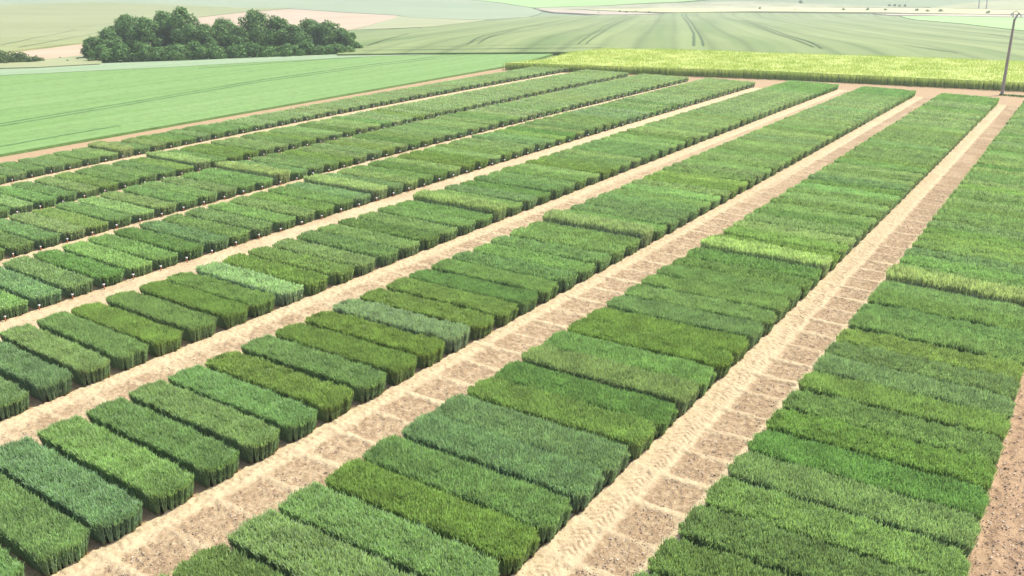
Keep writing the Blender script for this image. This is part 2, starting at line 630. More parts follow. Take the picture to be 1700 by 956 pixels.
stones('gravel', [
    (-.62, -.50, 1.0, 4.5, 7000, .010, .034, .75), (-.70, -.48, 1.0, 4.5, 2500, .01, .025, .55),
    (-1.31, -1.15, .6, 4.0, 5500, .010, .032, .75), (-1.96, -1.80, .5, 3.0, 3500, .010, .028, .65), (-1.36, -1.13, .6, 4, 1800, .01, .022, .5),
    (-.03, .30, 1.0, 3.6, 9000, .010, .042, .7), (-.03, .10, 1.0, 3.4, 4500, .010, .036, .5)], 5)

# ------------------------------------------------------------------ wheat plots
PW = 1.12                                  # distance between the outer drill rows


def plant_templates(rs, n, wide, lite):
    """one wheat plant each: stem, arching leaves, an ear. Unit height."""
    out = []
    for _ in range(n):
        V, F, ear, hg, tone = [], [], [], [], []

        def rib(pts, w, dirn, is_ear=0.0, tn=.5):
            i0 = len(V)
            for p, ww in zip(pts, w):
                V.append(p - dirn * ww)
                V.append(p + dirn * ww)
                for _k in (0, 1):
                    ear.append(is_ear)
                    hg.append(p[2])
                    tone.append(tn)
            for k in range(len(pts) - 1):
                F.append((i0 + 2 * k, i0 + 2 * k + 1, i0 + 2 * k + 3, i0 + 2 * k + 2))
        a = rs.uniform(0, 6.28)
        d = np.array([math.cos(a), math.sin(a), 0])
        lean = np.array([rs.normal(0, .05), rs.normal(0, .05), 0])
        tip = np.array([0, 0, .84]) + lean
        rib([np.zeros(3), tip * .5, tip], [.010 * wide, .009 * wide, .006 * wide], d, 0, rs.uniform(.35, .7))
        for lv in range(2 if lite else 3):
            h0 = [.76, .56, .38][lv] + rs.uniform(-.06, .06)
            b_ = rs.uniform(0, 6.28)
            o = np.array([math.cos(b_), math.sin(b_), 0])
            side = np.array([-o[1], o[0], 0])
            L = rs.uniform(.14, .23)
            up = rs.uniform(.8, 1.5) if lv < 2 else rs.uniform(.5, 1.2)
            p0 = tip * (h0 / .86)
            p1 = p0 + o * L * .18 + np.array([0, 0, L * .55 * up])
            p2 = p0 + o * L * .42 + np.array([0, 0, L * (.95 * up - .18)])
            side = side + np.array([0, 0, rs.uniform(-.5, .5)])
            rib([p0, p1, p2], [.010 * wide, .013 * wide, .002], side, 0, rs.uniform(.1, 1))
        el = rs.uniform(.13, .18)
        ax = np.array([rs.normal(0, .16), rs.normal(0, .16), 1.0])
        ax /= np.linalg.norm(ax)
        t0 = tip
        et = rs.uniform(.35, 1)
        for q in range(1 if lite else 2):
            c_ = a + q * 1.57
            dd = np.array([math.cos(c_), math.sin(c_), 0])
            rib([t0, t0 + ax * el * .45, t0 + ax * el], [.006 * wide, .015 * wide, .003 * wide], dd, 1.0, et)
        out.append((np.array(V), np.array(F), np.array(ear), np.array(hg), np.array(tone)))
    return out


def wheat_mesh(name, seed, nplants, L=6.16, hh=.84, wide=1.0, lite=False, rows=8, rag=.5):
    rs = np.random.RandomState(seed)
    tm = plant_templates(rs, 10, wide, lite)
    Vs, Fs, Es, Hs, Ts = [], [], [], [], []
    off = 0
    ys = (np.arange(rows) - (rows - 1) / 2) * (PW / (rows - 1))
    per = nplants // rows
    ends = rs.uniform(-.06, .05, (rows, 2))
    ends[[0, -1]] -= .10
    ends[[1, -2]] -= .02
    base_x, base_y = [], []
    for r in range(rows):
        x = np.linspace(-L / 2 - ends[r, 0], L / 2 + ends[r, 1], per) + rs.normal(0, .015, per)
        # end faces carry extra stems
        xe = np.concatenate([-L / 2 - ends[r, 0] + np.abs(rs.normal(0, .05, per // 22)), L / 2 + ends[r, 1] - np.abs(rs.normal(0, .05, per // 16))])
        x = np.concatenate([x, xe])
        base_x.append(x)
        base_y.append(ys[r] + rs.normal(0, .022, len(x)))
    bx, by = np.concatenate(base_x), np.concatenate(base_y)
    n = len(bx)
    hmap = 1 - .07 * np.clip((np.abs(bx) - L / 2 + .3) / .3, 0, 1) ** 2 + (vnoise(bx / .7 + seed * 7, by / .45, seed) - .5) * .14 + (vnoise(bx / .18, by / .18, seed + 9) - .5) * .13 * rag
    h = hh * hmap * rs.normal(1, .045, n)
    idx = rs.randint(0, len(tm), n)
    ang = rs.uniform(0, 6.28, n)
    # outer rows lean outwards a little
    lx = rs.normal(0, .035, n) + np.sign(bx) * np.clip((np.abs(bx) - L / 2 + .35) / .35, 0, 1) * .05
    ly = rs.normal(0, .04, n) + by / (PW / 2) * .06
    pt = rs.uniform(-.22, .22, n) + (vnoise(bx / .25, by / .25, seed + 4) - .5) * .3
    for k, (V, F, E, Hg, T) in enumerate(tm):
        s = np.where(idx == k)[0]
        if not len(s):
            continue
        c, sn = np.cos(ang[s])[:, None], np.sin(ang[s])[:, None]
        hs = h[s][:, None]
        wxy = 1.0
        X = (V[:, 0] * c - V[:, 1] * sn) * wxy + bx[s][:, None] + lx[s][:, None] * V[:, 2]
        Y = (V[:, 0] * sn + V[:, 1] * c) * wxy + by[s][:, None] + ly[s][:, None] * V[:, 2]
        Z = V[:, 2] * hs
        Vs.append(np.stack([X, Y, Z], -1).reshape(-1, 3))
        Fs.append((F[None] + (np.arange(len(s)) * len(V))[:, None, None] + off).reshape(-1, 4))
        Es.append(np.tile(E, len(s)))
        Hs.append(np.tile(Hg, len(s)))
        Ts.append(np.clip(np.tile(T, (len(s), 1)) + pt[s][:, None], 0, 1.1).ravel())
        off += len(s) * len(V)
    # the dense mass of lower leaves inside each drill row
    bw = .062 if rows == 8 else PW / rows * .42
    for r in range(rows):
        m = 26 if not lite else 8
        xs = np.linspace(-L / 2 + .07 - ends[r, 0], L / 2 - .07 + ends[r, 1], m)
        top = hh * (.66 + rs.uniform(-.04, .04, m))
        yy = ys[r] + rs.uniform(-.01, .01, m)
        ring = np.stack([np.stack([xs, yy - bw, 0 * xs], -1), np.stack([xs, yy - bw * .9, top], -1), np.stack([xs, yy + bw * .9, top], -1), np.stack([xs, yy + bw, 0 * xs], -1)], 1)
        i = np.arange(m * 4).reshape(m, 4) + off
        f = [np.stack([i[:-1, q], i[1:, q], i[1:, q + 1], i[:-1, q + 1]], -1) for q in range(3)]
        f.append(i[[0, -1]])
        Vs.append(ring.reshape(-1, 3))
        Fs.append(np.concatenate(f))
        Es.append(np.zeros(m * 4))
        Hs.append(np.tile(np.array([.12, .62, .62, .12]), m))
        Ts.append(np.tile(rs.uniform(.05, .35, m)[:, None], (1, 4)).ravel())
        off += m * 4
    return (np.concatenate(Vs), np.concatenate(Fs), np.concatenate(Es), np.concatenate(Hs), np.concatenate(Ts))


def to_mesh(name, d, mat):
    V, F, E, Hg, T = d
    return mesh_np(name, V, F, mat, {'ear': E, 'hgt': Hg, 'tone': T})


NEAR = [to_mesh('wheat_near', wheat_mesh('a', 100 + i, 9600, wide=.74, rag=[.4, .9, .6, 1.2][i]), WHEAT) for i in range(4)]
MIDL = [to_mesh('wheat_mid', wheat_mesh('b', 200 + i, 3200, wide=1.25, rag=[.5, 1.1, .8][i]), WHEAT) for i in range(3)]
FARL = [wheat_mesh('c', 300 + i, 900, wide=2.3, lite=True, rows=6, rag=.8) for i in range(3)]

# variety colours (leaf albedo) and how much the pale ears show
VAR = {
    'G': ((.212, .312, .110), .60, .84, 'mid green'),
    'g': ((.232, .350, .135), .65, .84, 'fresh light green'),
    'D': ((.185, .290, .078), .40, .82, 'deep green'),
    'V': ((.188, .318, .080), .30, .80, 'vivid green'),
    'B': ((.222, .315, .158), .60, .84, 'bluish green'),
    'Y': ((.325, .405, .255), .80, .88, 'pale blue-grey'),
    'O': ((.225, .318, .060), .45, .82, 'olive green'),
    'o': ((.245, .335, .085), .60, .83, 'light olive green'),
    'M': ((.250, .326, .142), .95, .84, 'muted grey-green'),
    'P': ((.385, .430, .205), 1.0, 1.12, 'pale yellow-green'),
}
# first letter is row -22 of each strip, row 0 is the tall pale control plot
SEQ_FAR = 'oOMMDgMOGgMgBGMgDMMgBGMgMGMgMBgMGgMMGgMMGVVVV'
SEQ = {
    0: 'GGGGGGGGGgMVOGoBBoGgog',
    1: 'GGGGMgOgBBoVMgOOBGGGDD',
    2: 'GGgBgGMGOGOOYOoDGGGGgG',
    3: 'GGGGBBMGOGOoYOoMGGDGGD',
    4: 'GGGGGGGgBMVgGDBGMgMoGB',
    5: 'GGGGGGGGGGGgMoGMMGgMGg',
    6: 'GGGGGGGGGGGGGMgGMoGgGo',
    7: 'GGGGGGGGGGGGGGGGBGgGgM',
}
# strip-specific rows beyond the pale plot
BEY = {
    0: 'gGBGoDBGgoMGMoMGGMVMGMgGMBGMVMMGMGMVGMGMVVVV',
    1: 'OoMMDgGMGgDBMGMGoMGMGBMGMMoMGMMGMGMMVVMMMVVVVV',
    2: 'DBBgGgMOoGMggMgGMMMBMMGGMMMMMGMMgMMMMMgGGVVVV',
    3: 'GBDGgGMOoGMgggMGDMMMMMMMMGMMMMMMMMGMMMgGVVVVV',
    4: 'BMGDMOOMoMMBgoVMGMMGMBgBVGMDMMMMMMMMMMMMMMM',
    5: 'gMGOMMoMDoMMgMMMgGMMMGgMMMMMMMMMMMMMMMMMMMM',
    6: 'GOOMMGoMMDMMgMMOMGMMMMMMMMMMMMMMMMMMMMMMMMM',
    7: 'gMoDMGgDMMGMMMMMMMMMMMMMMMMMMMMMMMMMMMMMMMMM',
}


def variety(s, k):
    if k == 0:
        return 'P'
    if k < 0:
        return SEQ[s][22 + k] if k >= -22 else 'G'
    q = BEY[s]
    return q[k - 1] if k - 1 < len(q) else q[-1]


ORD = {1: 'first', 2: 'second', 3: 'third', 4: 'fourth', 5: 'fifth', 6: 'sixth', 7: 'seventh', 8: 'eighth', 9: 'ninth', 10: 'tenth',
       11: 'eleventh', 12: 'twelfth', 13: 'thirteenth', 14: 'fourteenth', 15: 'fifteenth', 16: 'sixteenth', 17: 'seventeenth',
       18: 'eighteenth', 19: 'nineteenth', 20: 'twentieth', 30: 'thirtieth', 40: 'fortieth'}


def ordinal(n):
    if n in ORD:
        return ORD[n]
    return {2: 'twenty', 3: 'thirty', 4: 'forty'}[n // 10] + '-' + ORD[n % 10]


STRIP = ['rightmost strip', 'second strip from right', 'third strip from right', 'fourth strip from right',
         'fourth strip from left', 'third strip from left', 'second strip from left', 'leftmost strip']

plots = []
for s in range(8):
    for k in range(-22, int(ROWEND[s]) + 1):
        uR, uL = UR[s], UR[s] - PLN[s]
        um = (uR + uL) / 2
        # top box in the picture
        cs = []
        for (u, kk) in ((uL, k), (uR, k), (uR, k + 1), (uL, k + 1)):
            cs.append(W(u, rowv(kk, u)))
        cs = np.array(cs)
        pr = np.concatenate([project(CAM, cs / H, 0.0), project(CAM, cs / H, .06)])
        d = np.c_[cs / H, -np.ones(4)] @ rot(CAM)[2]
        if d.min() < .05:
            continue
        x0, x1, y0, y1 = pr[:, 0].min(), pr[:, 0].max(), pr[:, 1].min(), pr[:, 1].max()
        if x1 < -25 or x0 > 1725 or y0 > 990:
            continue
        area = (min(x1, 1700) - max(x0, 0)) * (min(y1, 956) - y0)
        dist = np.hypot(*cs.mean(0))
        plots.append([s, k, cs, dist, max(area, 0)])
plots.sort(key=lambda p: p[3] + (1000 if p[4] <= 0 else 0))
GAPW = .94
rnd = random.Random(3)
FV, FF, FE, FH, FT, FC = [], [], [], [], [], []
foff = 0
n_ind = 0
for s, k, cs, dist, area in plots:
    c = cs.mean(0)
    ax = ((cs[1] + cs[2]) - (cs[0] + cs[3])) / 2
    ay = ((cs[2] + cs[3]) - (cs[0] + cs[1])) / 2
    L, Wd = np.linalg.norm(ax), np.linalg.norm(ay)
    ang = math.atan2(ax[1], ax[0])
    code = variety(s, k)
    last = k >= int(ROWEND[s])
    if last and code != 'V':
        code = 'M'
    (cr_, cg_, cb_), earf, hh, cname = VAR[code]
    # the varieties differ only gently: all lean towards one grey-green
    cr_, cg_, cb_ = (q_ * .76 + m_ * .24 for q_, m_ in zip((cr_, cg_, cb_), (.235, .318, .175)))
    j = rnd.uniform(.93, 1.09)
    jb = rnd.uniform(.92, 1.1)
    j *= 1.07
    colr = (cr_ * j * rnd.uniform(.93, 1.08), cg_ * j, cb_ * j * jb, min(1, earf * rnd.uniform(.85, 1.2)))
    hs = PHT[s] / .84 * hh / .84 * rnd.uniform(.965, 1.035)
    # strips on the left of the photo are cut slightly wider apart
    sx, sy = L / 6.16 * .985, Wd / ((1.62 if k < 0 else 1.70) if s < 2 else 1.73 if s < 3 else 1.82)
    sh_ = (.04 if k % 2 == 0 else -.04) * (1 if s < 2 else .25) + rnd.uniform(-.035, .035) * (1 if s < 3 else 1.8)
    c = c + ay / Wd * sh_
    flip = rnd.random() < .5 and False
    if n_ind < 300 and area > 0:
        if dist < 38:
            me = NEAR[rnd.randrange(4)]
        else:
            me = MIDL[rnd.randrange(3)]
        o = bpy.data.objects.new('wheat_plot', me)
        o.location = (c[0], c[1], .006)
        o.rotation_euler = (0, 0, ang)
        o.scale = (sx, sy, hs)
        o.color = colr
        link(o)
        n_ind += 1
        tall = 'tall ' if code == 'P' else ''
        if k == 0:
            lab = 'tall pale yellow-green wheat plot standing above its neighbours, ' + STRIP[s]
        elif k < 0:
            lab = '%s wheat plot, %s, %s before its tall pale plot' % (cname, STRIP[s], ordinal(-k))
        else:
            lab = '%s wheat plot, %s, %s beyond its tall pale plot' % (cname, STRIP[s], ordinal(k))
        tag(o, lab, 'wheat plot', 'rectangular wheat plots in long strips', 'thing')
    elif area > 0:
        V, F, E, Hg, T = FARL[rnd.randrange(3)]
        ca, sa = math.cos(ang), math.sin(ang)
        x, y, z = V[:, 0] * sx, V[:, 1] * sy, V[:, 2] * hs
        FV.append(np.stack([x * ca - y * sa + c[0], x * sa + y * ca + c[1], z + .006], -1))
        FF.append(F + foff)
        foff += len(V)
        FE.append(E)
        FH.append(Hg)
        FT.append(T)
        FC.append(np.tile(np.array(colr), (len(V), 1)))
if FV:
    me = mesh_np('far_wheat', np.concatenate(FV), np.concatenate(FF), WHEAT_FAR, {'ear': np.concatenate(FE), 'hgt': np.concatenate(FH), 'tone': np.concatenate(FT)}, cols={'variety': np.concatenate(FC)})
    tag(obj('distant_wheat_plots', me), 'farthest wheat plots blending together at the far ends of the strips', 'wheat plots', kind='stuff')
print('plots', n_ind, len(FV))

# ------------------------------------------------------------------ label stakes at the plot corners
POST_M = plain('stake_wood', (.42, .13, .05), .7, .2, .2, 30)
TAG_M = plain('tag_plastic', (.5, .5, .48), .4, .4)


def box_vf(x0, x1, y0, y1, z0, z1):
    V = np.array([(x, y, z) for z in (z0, z1) for y in (y0, y1) for x in (x0, x1)], float)
    F = np.array([(0, 2, 3, 1), (4, 5, 7, 6), (0, 1, 5, 4), (2, 6, 7, 3), (0, 4, 6, 2), (1, 3, 7, 5)])
    return V, F


pv, pf = box_vf(-.028, .028, -.022, .022, 0, .36)
post_me = mesh_np('stake_post', pv, pf, POST_M)
tv, tf = box_vf(-.085, .085, -.06, .06, -.006, .006)
tt = math.radians(35)
tv = np.stack([tv[:, 0], tv[:, 1] * math.cos(tt) - tv[:, 2] * math.sin(tt), tv[:, 1] * math.sin(tt) + tv[:, 2] * math.cos(tt) + .40], -1)
tag_me = mesh_np('stake_tag', tv, tf, TAG_M)
both = mesh_np('label_stake', np.concatenate([pv, tv]), np.concatenate([pf, tf + 8]), POST_M)
both.materials.append(TAG_M)
both.polygons.foreach_set('material_index', np.array([0] * 6 + [1] * 6, np.int32))
for s in (4, 5, 6, 7):
    for k in range(-17, int(ROWEND[s]) + 1):
        u = UR[s]
        p = W(u + .10 / H, float(rowv(k + .03, u)) + .12 / H)
        q = project(CAM, p[None] / H, .02)[0]
        if not (2 < q[0] < 1698 and 2 < q[1] < 950):
            continue
        if k == 0:
            where = 'beside the tall pale wheat plot'
        else:
            where = '%s plot %s the tall pale plot' % (ordinal(abs(k)), 'before' if k < 0 else 'beyond')
        lab = 'small white-tagged stake, %s, %s' % (STRIP[s], where)
        dist = np.hypot(*p)
        rz = rnd.uniform(-.25, .25) + .4
        if dist < 62:
            e = bpy.data.objects.new('label_stake', None)
            e.location = (p[0], p[1], .01)
            e.rotation_euler = (rnd.uniform(-.07, .07), rnd.uniform(-.07, .07), rz)
            e.empty_display_size = .2
            link(e)
            e.scale = (.66, .66, rnd.uniform(.62, .8))
            obj('post', post_me, e)
            obj('tag', tag_me, e)
        else:
            e = bpy.data.objects.new('label_stake', both)
            e.location = (p[0], p[1], .01)
            e.rotation_euler = (0, 0, rz)
            e.scale = (.6, .6, .65)
            link(e)
        tag(e, lab, 'stake', 'white-tagged label stakes at the plot corners', 'thing')

# ------------------------------------------------------------------ low green crop on the left
crop_m = field_mat('low_crop', (.108, .198, .050), (.142, .228, .074), (.75, .012), math.atan2(t_[0], t_[1]) + .03, 1.6, .9, 1.2, lines=(3.1, 2.5, .17))
nt = crop_m.node_tree
b = nt.nodes['Principled BSDF']
# flowering band along the far edge is bluer
cl = hit([(0, 111), (300, 101), (600, 88), (830, 83), (945, 82)], .25)
crop_pts = [tuple(FLa), tuple(fl[1] + t_ * 1.0)] + [tuple(p) for p in (ground_at(CAM, [(838, 112.5), (900, 97), (950, 82)]) * H)] + [tuple(p) for p in cl[::-1][1:]] + [tuple(cl[0] + (cl[0] - cl[1]) * .6), tuple(FLa + (cl[0] - cl[1]) * .5)]
o = sheet('crop_field', crop_pts, crop_m, .24, 6, skirt=.24)
band = np.concatenate([hit([(0, 110.5), (300, 100.5), (600, 88), (830, 83.4), (930, 82.5)], .3), hit([(930, 84), (820, 87), (600, 94), (300, 110), (0, 125)], .3)])
for px in ([(0, 205), (200, 172), (430, 133), (620, 106), (760, 90)], [(0, 209), (200, 175.5), (430, 136), (630, 108), (770, 91)], [(0, 243), (100, 225), (200, 208)], [(330, 113), (560, 97), (700, 88)]):
    P_ = ground_at(CAM, px, .018) * H
    n_ = 60
    sg = np.r_[0, np.cumsum(np.hypot(*np.diff(P_, axis=0).T))]
    tt_ = np.linspace(0, sg[-1], n_)
    P_ = np.stack([np.interp(tt_, sg, P_[:, 0]), np.interp(tt_, sg, P_[:, 1])], -1)
    dd_ = np.gradient(P_, axis=0)
    dd_ /= np.linalg.norm(dd_, axis=1)[:, None]
    nn_ = np.stack([-dd_[:, 1], dd_[:, 0]], -1) * (.10 + .22 * vnoise(tt_ / 3, 0 * tt_, 9))[:, None]
    tag(obj('wheel_track', grid_mesh('wheel_track', np.stack([P_ - nn_, P_ + nn_], 1), np.full((n_, 2), .262), plain('crop_rut', (.075, .15, .05), .9, .1, .3, 2))), kind='structure')
crop_b = field_mat('crop_in_flower', (.165, .235, .12), (.21, .265, .165), (.4, .03), .3, .6, .4, 4)
sheet('crop_field', [tuple(p) for p in band], crop_b, .27, 6)

# ------------------------------------------------------------------ yellow field behind the strips
YEL_M, nt, b = new_mat('yellow_crop')
tone = N(nt, 'ShaderNodeAttribute', attribute_name='tone').outputs['Fac']
hg = N(nt, 'ShaderNodeAttribute', attribute_name='hgt').outputs['Fac']
pn = noise(nt, obj_vec(nt), .12, 4)
c = mixc(nt, ramp(nt, pn, .35, .65), (.37, .44, .10), (.48, .51, .155))
c = mixc(nt, ramp(nt, hg, .85, .45), c, (.12, .18, .05))  # green stems, darkened further to put the front edge's shade into the colour
c = mixc(nt, mth(nt, 'MULTIPLY', ramp(nt, tone, 1, 0), .5), c, (.32, .40, .10))
leafy(nt, b, c, .35, .6, .2)


def tuft_field(name, poly, spacing, height, mat, seed, blade=.05, zoff=0.0, n_blades=4, spread=.22):
    rs = np.random.RandomState(seed)
    P = np.array(poly)
    lo, hi = P.min(0), P.max(0)
    xs, ys = np.arange(lo[0], hi[0], spacing), np.arange(lo[1], hi[1], spacing)
    X, Y = np.meshgrid(xs, ys)
    X = (X + rs.uniform(-.5, .5, X.shape) * spacing).ravel()
    Y = (Y + rs.uniform(-.5, .5, Y.shape) * spacing).ravel()
    ins = np.zeros(len(X), bool)
    n = len(P)
    for i in range(n):
        a, b_ = P[i], P[(i + 1) % n]
        cond = ((a[1] > Y) != (b_[1] > Y)) & (X < (b_[0] - a[0]) * (Y - a[1]) / (b_[1] - a[1] + 1e-12) + a[0])
        ins ^= cond
    X, Y = X[ins], Y[ins]
    X, Y = np.repeat(X, n_blades), np.repeat(Y, n_blades)
    m = len(X)
    X = X + rs.normal(0, spacing * .35, m)
    Y = Y + rs.normal(0, spacing * .35, m)
    z0 = terrain(X, Y) + zoff
    h = height * (1 + (vnoise(X / 1.6, Y / 1.6, seed) - .5) * .16) * rs.normal(1, .05, m)
    an = rs.uniform(0, 6.28, m)
    dx, dy = np.cos(an) * blade, np.sin(an) * blade
    lx, ly = rs.normal(0, spread * .5, m), rs.normal(0, spread * .5, m)
    V = np.stack([
        np.stack([X - dx * .5, Y - dy * .5, z0], -1), np.stack([X + dx * .5, Y + dy * .5, z0], -1),
        np.stack([X + dx + lx * .5, Y + dy + ly * .5, z0 + h * .72], -1), np.stack([X - dx + lx * .5, Y - dy + ly * .5, z0 + h * .72], -1),
        np.stack([X + dx * .3 + lx, Y + dy * .3 + ly, z0 + h], -1), np.stack([X - dx * .3 + lx, Y - dy * .3 + ly, z0 + h], -1)], 1).reshape(-1, 3)
    i = np.arange(m)[:, None] * 6
    F = np.concatenate([i + np.array([0, 1, 2, 3]), i + np.array([3, 2, 4, 5])])
    tn = np.repeat(np.clip(rs.uniform(0, 1, m) * .6 + vnoise(X / .7, Y / .7, seed + 2) * .5, 0, 1), 6)
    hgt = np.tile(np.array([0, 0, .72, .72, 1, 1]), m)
    return mesh_np(name, V, F, mat, {'tone': tn, 'hgt': hgt})


yfront = ground_at(CAM, [(834, 116.5), (900, 118.5), (1060, 124.5), (1300, 133), (1500, 143), (1700, 153)]) * H
yback = ground_at(CAM, [(1700, 100.5), (1500, 93), (1300, 87), (1200, 83.3), (1080, 80.2), (1000, 79.5), (950, 85), (900, 97)], .072) * H
YR2 = yfront[-1] + (yfront[-1] - yfront[-2]) * .8
YB2 = yback[0] + (yback[0] - yback[1]) * .8
ypoly = [tuple(p) for p in yfront] + [tuple(YR2), tuple(YB2)] + [tuple(p) for p in yback]
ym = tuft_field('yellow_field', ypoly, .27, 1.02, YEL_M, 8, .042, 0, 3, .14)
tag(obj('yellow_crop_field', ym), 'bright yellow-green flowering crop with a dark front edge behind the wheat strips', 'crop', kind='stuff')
YB_M = field_mat('yellow_under', (.31, .36, .09), (.39, .42, .13), (.5, .1), 0, 1, .8, 4)
yc = np.array(ypoly).mean(0)
inner = []
for q, p in enumerate(ypoly):
    p = np.array(p)
    w_ = yc - p
    inner.append(tuple(p + w_ / np.linalg.norm(w_) * .3 + (np.array([-.35, .95]) * 1.1 if q < len(yfront) + 1 else 0)))
sheet('crop_field', inner, YB_M, .90, 8, skirt=.86)

# ------------------------------------------------------------------ fields beyond the crest (polygons traced where they lie on the hills)


def far_sheet(px, mat, off, cell=14, name='field'):
    pts = hit(px, off)
    return sheet(name, [tuple(p) for p in pts], mat, off, cell, skirt=off)


M_pale = field_mat('pale_green_field', (0.162, 0.188, 0.066), (0.210, 0.227, 0.092), (.05, .008), 1.0, .4)
M_tan = field_mat('bare_chalky_soil', (0.295, 0.221, 0.137), (0.347, 0.273, 0.184), (.05, .02), .8, .3)
M_fallow = field_mat('fallow', (0.191, 0.207, 0.099), (0.237, 0.252, 0.130), (.05, .03), .8, .6)
M_blue = field_mat('bluish_field', (0.158, 0.209, 0.117), (0.198, 0.239, 0.140), (.03, .006), 1.3, .3)
M_mid = field_mat('grey_green_field', (0.092, 0.140, 0.040), (0.162, 0.197, 0.075), (.12, .004), -.44, .5, lines=(6.2, 2.0, .45))
M_bright = field_mat('bright_green_field', (0.171, 0.297, 0.086), (0.207, 0.324, 0.117), (.04, .01), .2, .3)
M_yel = field_mat('pale_yellow_field', (0.333, 0.333, 0.135), (0.380, 0.380, 0.182), (.04, .01), .2, .3)
M_scrub = field_mat('scrub_bank', (.15, .17, .085), (.28, .28, .17), (.06, .05), .5, 1)
M_dusty = field_mat('track_dust', (0.252, 0.214, 0.145), (0.306, 0.268, 0.199), (.06, .05), .5, .6)

far_sheet([(-60, 12), (0, 8), (150, 3.5), (300, 8), (400, 13), (500, 15), (660, 25), (800, 33), (870, 28.5), (900, 19), (880, 12), (830, 4), (780, 0), (600, -2), (300, -3), (-60, -4)], M_blue, .5)
far_sheet([(-60, 98), (0, 88), (160, 68), (330, 28), (400, 20), (490, 13), (400, 12.5), (300, 8), (150, 3.5), (0, 8), (-60, 12)], M_pale, .6)
far_sheet([(-60, 116), (0, 110), (0, 89), (80, 80), (160, 69.5), (330, 29), (400, 20), (490, 13.2), (570, 16), (665, 24.5), (655, 30), (580, 49), (560, 60), (300, 75), (150, 90), (70, 99), (0, 104)], M_tan, .3)
far_sheet([(-40, 114), (0, 104), (70, 99), (140, 91), (175, 95), (165, 106), (60, 111.5)], M_fallow, .4)
far_sheet([(575, 50), (590, 48), (660, 26), (740, 30), (806, 33.5), (700, 45)], M_fallow, .42)
far_sheet([(560, 90), (565, 60), (580, 50.5), (700, 46), (806, 33.8), (870, 29), (1000, 24.5), (1130, 20.5), (1300, 21.5), (1450, 24.5), (1490, 26.5), (1600, 40), (1700, 51), (1790, 58), (1790, 109), (1700, 104), (1400, 93), (1200, 86), (1000, 83), (940, 86.5), (700, 88)], M_mid, .5)
far_sheet([(1495, 26.5), (1560, 26.5), (1790, 30.5), (1790, 57), (1700, 50.5), (1600, 39)], M_bright, .72)
far_sheet([(770, -2), (830, 4), (885, 12.5), (1000, 9), (1080, 4.5), (1130, 2.5), (1180, -2)], M_bright, .74)
far_sheet([(885, 13), (1000, 9.5), (1110, 4.5), (1250, 2), (1400, 8), (1545, 12), (1300, 12.5), (1100, 14), (960, 16), (905, 15.5)], M_scrub, .7)
far_sheet([(888, 14.5), (960, 16.5), (1050, 20), (1100, 22.5), (1000, 24), (920, 20)], M_dusty, .75)
far_sheet([(970, 15.5), (1100, 13.5), (1300, 12.5), (1545, 13), (1790, 19), (1790, 24), (1600, 22.5), (1450, 20), (1250, 18.5), (1120, 20), (1060, 19)], M_yel, .78)
far_sheet([(1450, 22.5), (1600, 23.5), (1790, 26), (1790, 29.5), (1560, 26), (1480, 25)], M_dusty, .8)
far_sheet([(1545, 12.5), (1600, 5), (1660, 1), (1720, 0), (1790, 2), (1790, 18.5)], M_fallow, .76)

TRK = plain('wheel_rut', (.06, .095, .04), .9, .1, .25, 2)


def wheel_track(px, width=.35, off=.56):
    pts = hit(px, off - .05)
    # resample
    seg = np.r_[0, np.cumsum(np.hypot(*np.diff(pts, axis=0).T))]
    n = max(int(seg[-1] / 3), 4)
    t = np.linspace(0, seg[-1], n)
    P = np.stack([np.interp(t, seg, pts[:, 0]), np.interp(t, seg, pts[:, 1])], -1)
    for _ in range(6):
        P[1:-1] = (P[:-2] + P[1:-1] * 2 + P[2:]) / 4
    d = np.gradient(P, axis=0)
    d /= np.linalg.norm(d, axis=1)[:, None] + 1e-9
    nn = np.stack([-d[:, 1], d[:, 0]], -1) * width / 2
    nn *= (.7 + .6 * vnoise(t / 4, 0 * t, 3))[:, None]
    Q = np.stack([P - nn, P + nn], 1)
    Z = terrain(Q[..., 0], Q[..., 1]) + off
    tag(obj('wheel_track', grid_mesh('wheel_track', Q, Z, TRK)), kind='structure')


for px, w_ in (([(1132, 23), (1142, 38), (1152, 55), (1152, 76)], .55), ([(1138, 23), (1150, 40), (1160, 55), (1168, 76)], .45),
               ([(1043, 27), (1000, 45), (975, 62), (960, 73)], .3), ([(1050, 27), (1012, 45), (990, 60), (973, 73)], .35),
               ([(1235, 33), (1290, 52), (1340, 68), (1364, 80)], .35), ([(1230, 33), (1280, 52), (1330, 70), (1350, 78)], .3),
               ([(610, 76), (640, 66), (680, 55)], .3), ([(775, 74), (800, 60), (850, 48), (900, 41)], .3), ([(793, 73), (815, 60), (860, 48)], .3),
               ([(1500, 75), (1560, 84), (1590, 88)], .35), ([(1640, 56), (1700, 66)], .35),
               ([(600, 79), (760, 77), (930, 73), (1010, 74)], .25),
               
               ([(600, 83.6), (750, 82.0), (930, 79.8), (1000, 79.5)], .5)):
    wheel_track(px, w_)
for px, w_ in (([(0, 75), (60, 62), (130, 46), (210, 35)], .45), ([(30, 79), (110, 64), (180, 47)], .4)):
    wheel_track(px, w_, .66)

# ------------------------------------------------------------------ trees
LEAF, nt, b = new_mat('tree_leaves')
tone = N(nt, 'ShaderNodeAttribute', attribute_name='tone').outputs['Fac']
c = mixc(nt, tone, (.040, .105, .026), (.150, .265, .070))
leafy(nt, b, c, .25, .6, .2)
BUSH_L, nt, b = new_mat('bush_leaves')
tone = N(nt, 'ShaderNodeAttribute', attribute_name='tone').outputs['Fac']
c = mixc(nt, tone, (.04, .08, .022), (.13, .19, .055))
leafy(nt, b, c, .25, .6, .2)
BARK = plain('bark', (.12, .095, .07), .95, .1, .3, 8)


